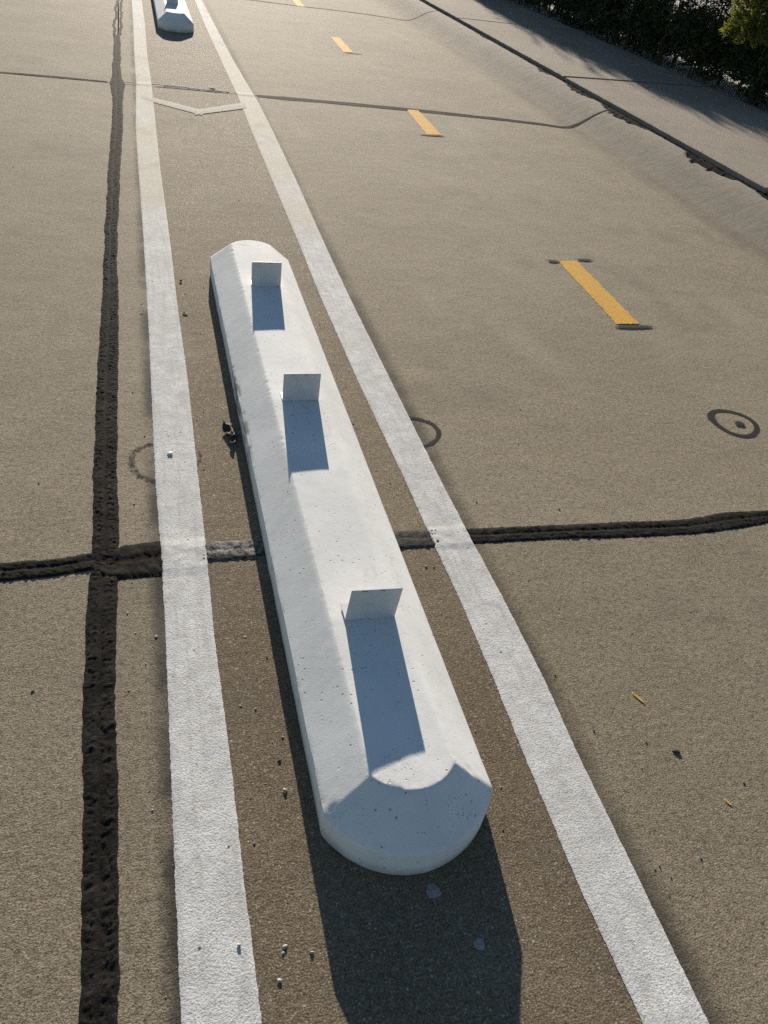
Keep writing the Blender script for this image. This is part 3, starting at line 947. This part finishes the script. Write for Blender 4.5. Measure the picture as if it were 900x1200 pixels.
# ------------------------------------------------------------------ hedge along the sidewalk
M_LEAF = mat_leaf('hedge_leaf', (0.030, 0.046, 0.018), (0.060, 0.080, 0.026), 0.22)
M_LEAF2 = mat_leaf('sunlit_hedge_leaf', (0.12, 0.135, 0.03), (0.21, 0.205, 0.055), 0.40)  # lighter copy of the hedge leaf, with sunshine put into its colour
M_BARK = mat_plain('hedge_bark', (0.045, 0.035, 0.026), (0.095, 0.075, 0.055), 50, 0.9, 0.2, 0.004)


def leaves_mesh(tips, dirs, per, llen, lwid, rg, spread=0.9, back=0.16):
    """whorls of narrow pointed leaves around shoot tips"""
    n = len(tips) * per
    tip = np.repeat(tips, per, 0); dr = np.repeat(dirs, per, 0)
    along = rg.random(n)[:, None]
    base = tip - dr * along * back + rg.normal(size=(n, 3)) * 0.006
    v = rg.normal(size=(n, 3)); v /= np.linalg.norm(v, axis=1)[:, None]
    a = dr + v * spread * (0.45 + 0.6 * along); a /= np.linalg.norm(a, axis=1)[:, None]
    w = np.cross(a, rg.normal(size=(n, 3))); w /= np.linalg.norm(w, axis=1)[:, None]
    L = llen * (0.65 + 0.6 * rg.random(n))[:, None]; Wd = lwid * (0.7 + 0.6 * rg.random(n))[:, None]
    nb = np.cross(a, w)
    p0 = base; p1 = base + a * L * 0.55 + w * Wd * 0.5 + nb * L * 0.04
    p2 = base + a * L; p3 = base + a * L * 0.55 - w * Wd * 0.5 + nb * L * 0.04
    V = np.stack([p0, p1, p2, p3], 1).reshape(-1, 3)
    k = np.arange(n) * 4
    return V, np.stack([k, k + 1, k + 2, k + 3], 1)


def tube(path, radii, sides=7):
    path = np.asarray(path, float); V = []; F = []
    for i, (p, r) in enumerate(zip(path, radii)):
        d = path[min(i + 1, len(path) - 1)] - path[max(i - 1, 0)]; d /= np.linalg.norm(d)
        a = np.cross(d, (0.3, 1, 0.2)); a /= np.linalg.norm(a); b = np.cross(d, a)
        for k in range(sides):
            t = 2 * math.pi * k / sides
            V.append(p + r * (a * math.cos(t) + b * math.sin(t)))
    for i in range(len(path) - 1):
        for k in range(sides):
            a0 = i * sides + k; a1 = i * sides + (k + 1) % sides
            F.append((a0, a1, a1 + sides, a0 + sides))
    return V, F


def crown_points(rg, n, rx, ry, z0, z1, lean=(0, 0), shell=0.55):
    P = rg.normal(size=(n, 3)); P /= np.linalg.norm(P, axis=1)[:, None]
    rad = shell + (1 - shell) * rg.random(n)[:, None] ** 0.6
    lump = 0.80 + 0.42 * fbm(P[:, 0] * 2.3 + 5, P[:, 2] * 2.6 + P[:, 1] * 2.1 + 9, int(rg.integers(1000)), 3)[:, None]
    zc, hz = (z0 + z1) / 2, (z1 - z0) / 2
    sq = np.sign(P) * np.abs(P) ** 0.55            # boxy, clipped outline
    Q = sq * rad * lump * np.array([rx, ry, hz])
    Q[:, 0] += lean[0] * (Q[:, 2] + hz); Q[:, 1] += lean[1] * (Q[:, 2] + hz)
    Q[:, 2] = np.maximum(Q[:, 2] + zc, z0 - 0.12 * rg.random(n))
    D = P + np.array([0, 0, 0.55]) + rg.normal(size=(n, 3)) * 0.25
    D /= np.linalg.norm(D, axis=1)[:, None]
    return Q, D


def shrub_parts(seed, rx, ry, z0, z1, ntips, nstem):
    rg = np.random.default_rng(seed)
    Q, D = crown_points(rg, ntips, rx, ry, z0, z1)
    Q = Q[(Q[:, 2] > 0.36) | (vnoise(Q[:, 1] * 7 + 50, Q[:, 0] * 3 + 9, seed) > 0.42)]; D = D[:len(Q)]
    ns = ntips // 14                                 # long whips standing out of the clipped top and sides
    wb = np.stack([(rg.random(ns) - 0.5) * 2.0 * rx, (rg.random(ns) - 0.5) * 2 * ry, z1 - 0.5 + 0.4 * rg.random(ns)], 1)
    wd = np.stack([rg.normal(size=ns) * 0.3 - 0.12, rg.normal(size=ns) * 0.3, np.ones(ns)], 1)
    for q in range(5):
        Q = np.concatenate([Q, wb + wd * (0.16 * q * (0.4 + 0.9 * vnoise(np.arange(ns) * 1.0, 0.5, seed)))[:, None]])
        D = np.concatenate([D, wd / np.linalg.norm(wd, axis=1)[:, None]])
    V, F = leaves_mesh(Q, D, 14, 0.070, 0.020, rg)
    me = bpy.data.meshes.new('foliage'); me.from_pydata(V.tolist(), [], F.tolist()); me.materials.append(M_LEAF); me.update()
    stems = []
    for k in range(nstem):
        bx, by = (rg.random() - 0.5) * rx * 1.5, (rg.random() - 0.5) * ry * 1.8
        tx, ty = bx * 1.25 + (rg.random() - 0.5) * 0.3, by * 1.15 + (rg.random() - 0.5) * 0.3
        h = z0 + (z1 - z0) * (0.35 + 0.35 * rg.random())
        t = np.linspace(0, 1, 7)[:, None]
        path = np.concatenate([bx + (tx - bx) * t, by + (ty - by) * t, h * t], 1)
        path[1:-1, :2] += rg.normal(size=(5, 2)) * 0.02
        r0 = 0.012 + 0.016 * rg.random()
        v, f = tube(path, r0 * (1 - 0.7 * t[:, 0]))
        sm = bpy.data.meshes.new('stem'); sm.from_pydata([tuple(q) for q in v], [], f); sm.materials.append(M_BARK); sm.update()
        stems.append(sm)
    return me, stems


variants = [shrub_parts(900 + k, 0.62, 0.92, 0.04, 2.65 + 0.12 * (k % 2), 3500, 8) for k in range(3)]
SPOTS = [(7.52, 9.75, 'dark shaded hedge shrub next to the sunlit one at the right edge'),
         (7.56, 11.15, 'dark shaded hedge shrub, second along the sidewalk past the sunlit one'),
         (7.52, 12.55, 'dark shaded hedge shrub, third along the sidewalk past the sunlit one'),
         (7.58, 14.0, 'dark shaded hedge shrub, fourth along the sidewalk past the sunlit one'),
         (7.56, 15.5, 'dark shaded hedge shrub, fifth along the sidewalk past the sunlit one'),
         (7.52, 17.0, 'dark hedge shrub beyond the fifth, at or past the top edge'),
         (7.50, 18.6, 'dark hedge shrub beyond the fifth, at or past the top edge'),
         (7.56, 20.3, 'dark hedge shrub beyond the fifth, at or past the top edge'),
         (7.50, 22.1, 'dark hedge shrub beyond the fifth, at or past the top edge'),
         (7.50, 24.0, 'dark hedge shrub beyond the fifth, at or past the top edge')]
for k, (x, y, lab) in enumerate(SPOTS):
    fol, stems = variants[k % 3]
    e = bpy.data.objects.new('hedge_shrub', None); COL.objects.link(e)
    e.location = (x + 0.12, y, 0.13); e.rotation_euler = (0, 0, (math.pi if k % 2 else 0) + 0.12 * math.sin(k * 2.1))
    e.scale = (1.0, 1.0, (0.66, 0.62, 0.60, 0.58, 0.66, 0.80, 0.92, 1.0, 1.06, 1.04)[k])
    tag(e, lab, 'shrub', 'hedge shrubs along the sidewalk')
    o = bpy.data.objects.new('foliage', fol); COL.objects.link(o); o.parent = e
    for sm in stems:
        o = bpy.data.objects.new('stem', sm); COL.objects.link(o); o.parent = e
# nearest shrub: a bough leans out of the shade into the sun
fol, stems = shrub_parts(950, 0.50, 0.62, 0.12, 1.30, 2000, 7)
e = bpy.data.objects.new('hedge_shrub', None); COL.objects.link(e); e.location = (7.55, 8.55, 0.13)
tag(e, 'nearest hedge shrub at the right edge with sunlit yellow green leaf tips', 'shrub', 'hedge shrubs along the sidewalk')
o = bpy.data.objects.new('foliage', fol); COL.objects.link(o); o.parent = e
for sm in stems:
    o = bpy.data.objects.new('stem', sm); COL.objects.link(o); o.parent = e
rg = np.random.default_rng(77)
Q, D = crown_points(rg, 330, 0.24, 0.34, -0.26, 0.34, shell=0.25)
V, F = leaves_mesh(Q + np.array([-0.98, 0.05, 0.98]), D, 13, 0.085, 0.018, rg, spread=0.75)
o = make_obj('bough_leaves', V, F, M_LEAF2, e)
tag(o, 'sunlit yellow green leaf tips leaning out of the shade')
v, f = tube([(-0.1, 0.05, 0.25), (-0.35, 0.08, 0.52), (-0.7, 0.02, 0.74), (-1.04, 0.02, 0.95)], [0.02, 0.017, 0.012, 0.006])
make_obj('bough', v, f, M_BARK, e)

# ------------------------------------------------------------------ small loose things
M_STONE = mat_plain('pale_pebble', (0.30, 0.27, 0.22), (0.48, 0.44, 0.385), 90, 0.8, 0.3)
M_DARK = mat_plain('dark_grit', (0.030, 0.027, 0.024), (0.075, 0.066, 0.056), 90, 0.9, 0.2)
M_TAN = mat_plain('tan_pebble', (0.38, 0.27, 0.16), (0.52, 0.40, 0.27), 90, 0.8, 0.3)
M_YLEAF = mat_plain('yellow_leaf', (0.50, 0.30, 0.03), (0.62, 0.42, 0.07), 120, 0.6, 0.3)
M_DRY = mat_plain('dry_leaf_dark', (0.035, 0.034, 0.026), (0.085, 0.080, 0.062), 60, 0.75, 0.15)
M_PALE = mat_plain('dry_leaf_pale', (0.16, 0.15, 0.13), (0.28, 0.265, 0.24), 60, 0.8, 0.15)
M_LUMP = mat_plain('painted_lump', (0.62, 0.615, 0.59), (0.72, 0.715, 0.69), 90, 0.85, 0.15)
M_GUM = mat_plain('grey_gum', (0.22, 0.21, 0.20), (0.33, 0.32, 0.30), 140, 0.7, 0.3)


def pebble_geo(r, seed, flat=0.65, sub=2):
    bm = bmesh.new(); bmesh.ops.create_icosphere(bm, subdivisions=sub, radius=r)
    rg = np.random.default_rng(seed); d = rg.normal(size=(5, 3))
    for v in bm.verts:
        p = np.array(v.co) / r
        k = 1 + 0.22 * math.sin(d[0] @ p * 2 + 1) * math.cos(d[1] @ p * 2) + 0.12 * math.sin(d[2] @ p * 4)
        v.co = Vector((p[0] * r * k * 1.2, p[1] * r * k, p[2] * r * k * flat))
    return bm


def pebble(x, y, r, mat, label, seed, name='pebble', z=0.0, flat=0.65, cat='pebble'):
    r = r * 0.68
    bm = pebble_geo(r, seed, flat)
    me = bpy.data.meshes.new(name); bm.to_mesh(me); bm.free(); me.materials.append(mat)
    me.polygons.foreach_set('use_smooth', np.ones(len(me.polygons), dtype=bool))
    o = bpy.data.objects.new(name, me); COL.objects.link(o); o.location = (x, y, z + r * flat * 0.5)
    o.rotation_euler = (0, 0, seed * 1.3)
    return tag(o, label, cat)


PEB = [(0.236, 0.963, 0.0085, M_TAN, 'tan pebble left of the wheel stop near end', 1),
       (0.163, 0.560, 0.0060, M_STONE, 'pale pebble right of the left line at the bottom, lower of two', 2),
       (0.183, 0.620, 0.0060, M_STONE, 'pale pebble right of the left line at the bottom, upper of two', 3),
       (0.092, 0.640, 0.0055, M_STONE, 'white pebble lying on the left painted line near the bottom', 4),
       (0.235, 1.045, 0.0050, M_DARK, 'dark pebble beside the wheel stop left wall', 5),
       (0.030, 2.345, 0.0140, M_LUMP, 'white lump painted over on the left line', 6)]
for x, y, r, m, lab, sd in PEB:
    pebble(x, y, r, m, lab, sd, z=0.004 if m is M_LUMP or sd == 4 else 0.0, flat=0.35 if m is M_LUMP else 0.65)
o = pebble(1.287, 0.895, 0.010, M_DARK, 'small black tar crumb on bare concrete right of the right line', 7, 'tar_crumb', cat='crumb')
o.scale = (1.3, 0.8, 0.8)
pebble(0.028, 3.83, 0.010, M_DARK, 'black crumb lying on the left line', 8, 'tar_crumb', 0.004, cat='crumb').location.x = 0.148


def leaf(name, x, y, L, W, rz, mat, label, curl=0.10, z=0.0012, cat='leaf'):
    n, m = 12, 5
    V = []; F = []
    for i in range(n + 1):
        t = i / n; w = W * math.sin(math.pi * min(1, t * 0.93 + 0.05)) ** 0.8
        for j in range(m):
            u = -1 + 2 * j / (m - 1)
            V.append((u * w / 2, (t - 0.5) * L, z + L * curl * (t - 0.5) ** 2 + abs(u) * w * 0.14))
    for i in range(n):
        for j in range(m - 1):
            k = i * m + j; F.append((k, k + 1, k + m + 1, k + m))
    V2 = [(a, b, c - 0.0006) for a, b, c in V]; q = len(V)
    F2 = [(f[3] + q, f[2] + q, f[1] + q, f[0] + q) for f in F]
    ring = [i * m for i in range(n + 1)] + [n * m + j for j in range(1, m)] + [i * m + m - 1 for i in range(n - 1, -1, -1)] + [j for j in range(m - 2, 0, -1)]
    F3 = [(ring[i], ring[(i + 1) % len(ring)], ring[(i + 1) % len(ring)] + q, ring[i] + q) for i in range(len(ring))]
    o = make_obj(name, V + V2, F + F2 + F3, mat, None, True)
    o.location = (x, y, 0); o.rotation_euler = (0, 0, rz)
    return tag(o, label, cat) if label else o


leaf('fallen_leaf', 1.270, 1.075, 0.046, 0.007, 0.45, M_YLEAF, 'narrow yellow leaf on the concrete right of the right line')
leaf('fallen_leaf', 1.345, 0.735, 0.022, 0.006, 0.5, M_YLEAF, 'tiny yellow leaf scrap nearest the lower right corner')
e = bpy.data.objects.new('dry_leaf', None); COL.objects.link(e); e.location = (0.262, 2.46, 0); e.scale = (0.85, 0.85, 0.8)
tag(e, 'crumpled dark dry leaf against the left side of the wheel stop', 'leaf')
for k, (dx, dy, L, W, rz, m, cu) in enumerate([(-0.012, 0.02, 0.10, 0.05, 0.3, M_DRY, 0.9), (0.005, -0.055, 0.085, 0.028, -0.4, M_DRY, 0.5),
                                               (0.018, -0.02, 0.065, 0.014, -1.1, M_PALE, 0.7), (-0.015, 0.055, 0.06, 0.010, 0.9, M_PALE, 0.8), (0.0, -0.035, 0.03, 0.02, 0.2, M_PALE, 1.2)]):
    o = leaf('leaf_lobe', dx, dy, L, W, rz, m, None, cu, 0.005 + 0.006 * k); o.parent = e
leaf('fallen_leaf', 0.148, 3.47, 0.030, 0.022, 0.6, M_DRY, 'small dark leaf scrap between left line and wheel stop far end', 0.4)
leaf('fallen_leaf', 0.655, 8.07, 0.07, 0.04, 1.5, M_DRY, 'dark leaf scrap at the joint before the far wheel stop', 0.5)
leaf('fallen_leaf', 4.62, 5.22, 0.08, 0.03, 1.1, M_DRY, 'dark leaf scrap on the rolled curb', 0.5, 0.115)


def gum(x, y, r, seed, label):
    rg = np.random.default_rng(seed); n = 36
    V = [(x, y, 0.0030)]
    for rr, z in ((0.75, 0.0028), (1.0, 0.0008)):
        for j in range(n):
            a = 2 * math.pi * j / n
            k = 1 + 0.08 * math.sin(3 * a + seed) + 0.05 * math.sin(7 * a + 2 * seed) + 0.03 * rg.normal()
            V.append((x + r * rr * k * math.cos(a), y + r * rr * k * math.sin(a), z))
    F = [(0, 1 + j, 1 + (j + 1) % n) for j in range(n)] + [(1 + j, 1 + n + j, 1 + n + (j + 1) % n, 1 + (j + 1) % n) for j in range(n)]
    o = make_obj('gum_spot', V, F, M_GUM, road, True)
    return tag(o, label)


gum(0.520, 0.668, 0.0165, 3, 'pale round gum spot just below the wheel stop end')
gum(0.585, 0.543, 0.0120, 5, 'small pale gum spot in the wheel stop shadow')

# rubble lying in the broken curb edge
for k in range(6):
    rg = np.random.default_rng(500 + k)
    o = pebble(4.70 + 0.05 * rg.random(), 6.05 + 0.28 * (k / 5 - 0.3), 0.018 + 0.014 * rg.random(), M_STONE if k == 2 else M_JOINT,
               'broken concrete lumps in the gap at the curb edge', 510 + k, 'concrete_fragment', 0.105, 0.8, 'rubble')
    o['group'] = 'broken concrete at the curb edge'

# loose sand grains and specks scattered over the slabs
rg = np.random.default_rng(321)


def grit(name, n, sampler, rmin, rmax, mat, label):
    bm0 = bmesh.new(); bmesh.ops.create_icosphere(bm0, subdivisions=1, radius=1.0)
    BV = np.array([v.co[:] for v in bm0.verts]); BF = np.array([[v.index for v in f.verts] for f in bm0.faces]); bm0.free()
    V = []; F = []
    for k in range(n):
        x, y = sampler()
        r = rmin + (rmax - rmin) * rg.random() ** 3
        s = r * (0.7 + 0.6 * rg.random(3)); s[2] *= 0.5
        J = BV * (1 + 0.25 * rg.normal(size=(len(BV), 1)).clip(-1, 1))
        z = float(road_z(x))
        V.append(J * s + np.array([x, y, z + s[2] * 0.6])); F.append(BF + k * len(BV))
    o = make_obj(name, np.concatenate(V), np.concatenate(F), mat)
    return tag(o, label, None, None, 'stuff')


def near_area():
    if rg.random() < 0.5:
        return (rg.uniform(-0.6, 1.6), rg.uniform(0.3, 2.8))
    y = rg.uniform(0.5, 9)
    return (rg.uniform(-1.2, 4.6), y)


def lane():
    return (rg.choice([rg.uniform(0.10, 0.30), rg.uniform(-0.12, 0.0), rg.uniform(0.7, 0.9)]), rg.uniform(0.4, 4.0))


grit('dark_grit', 420, near_area, 0.0010, 0.0036, M_DARK, 'dark loose grit scattered over the slabs')
grit('pale_grit', 200, lane, 0.0010, 0.0042, M_STONE, 'pale loose grit along the lines and wheel stop')
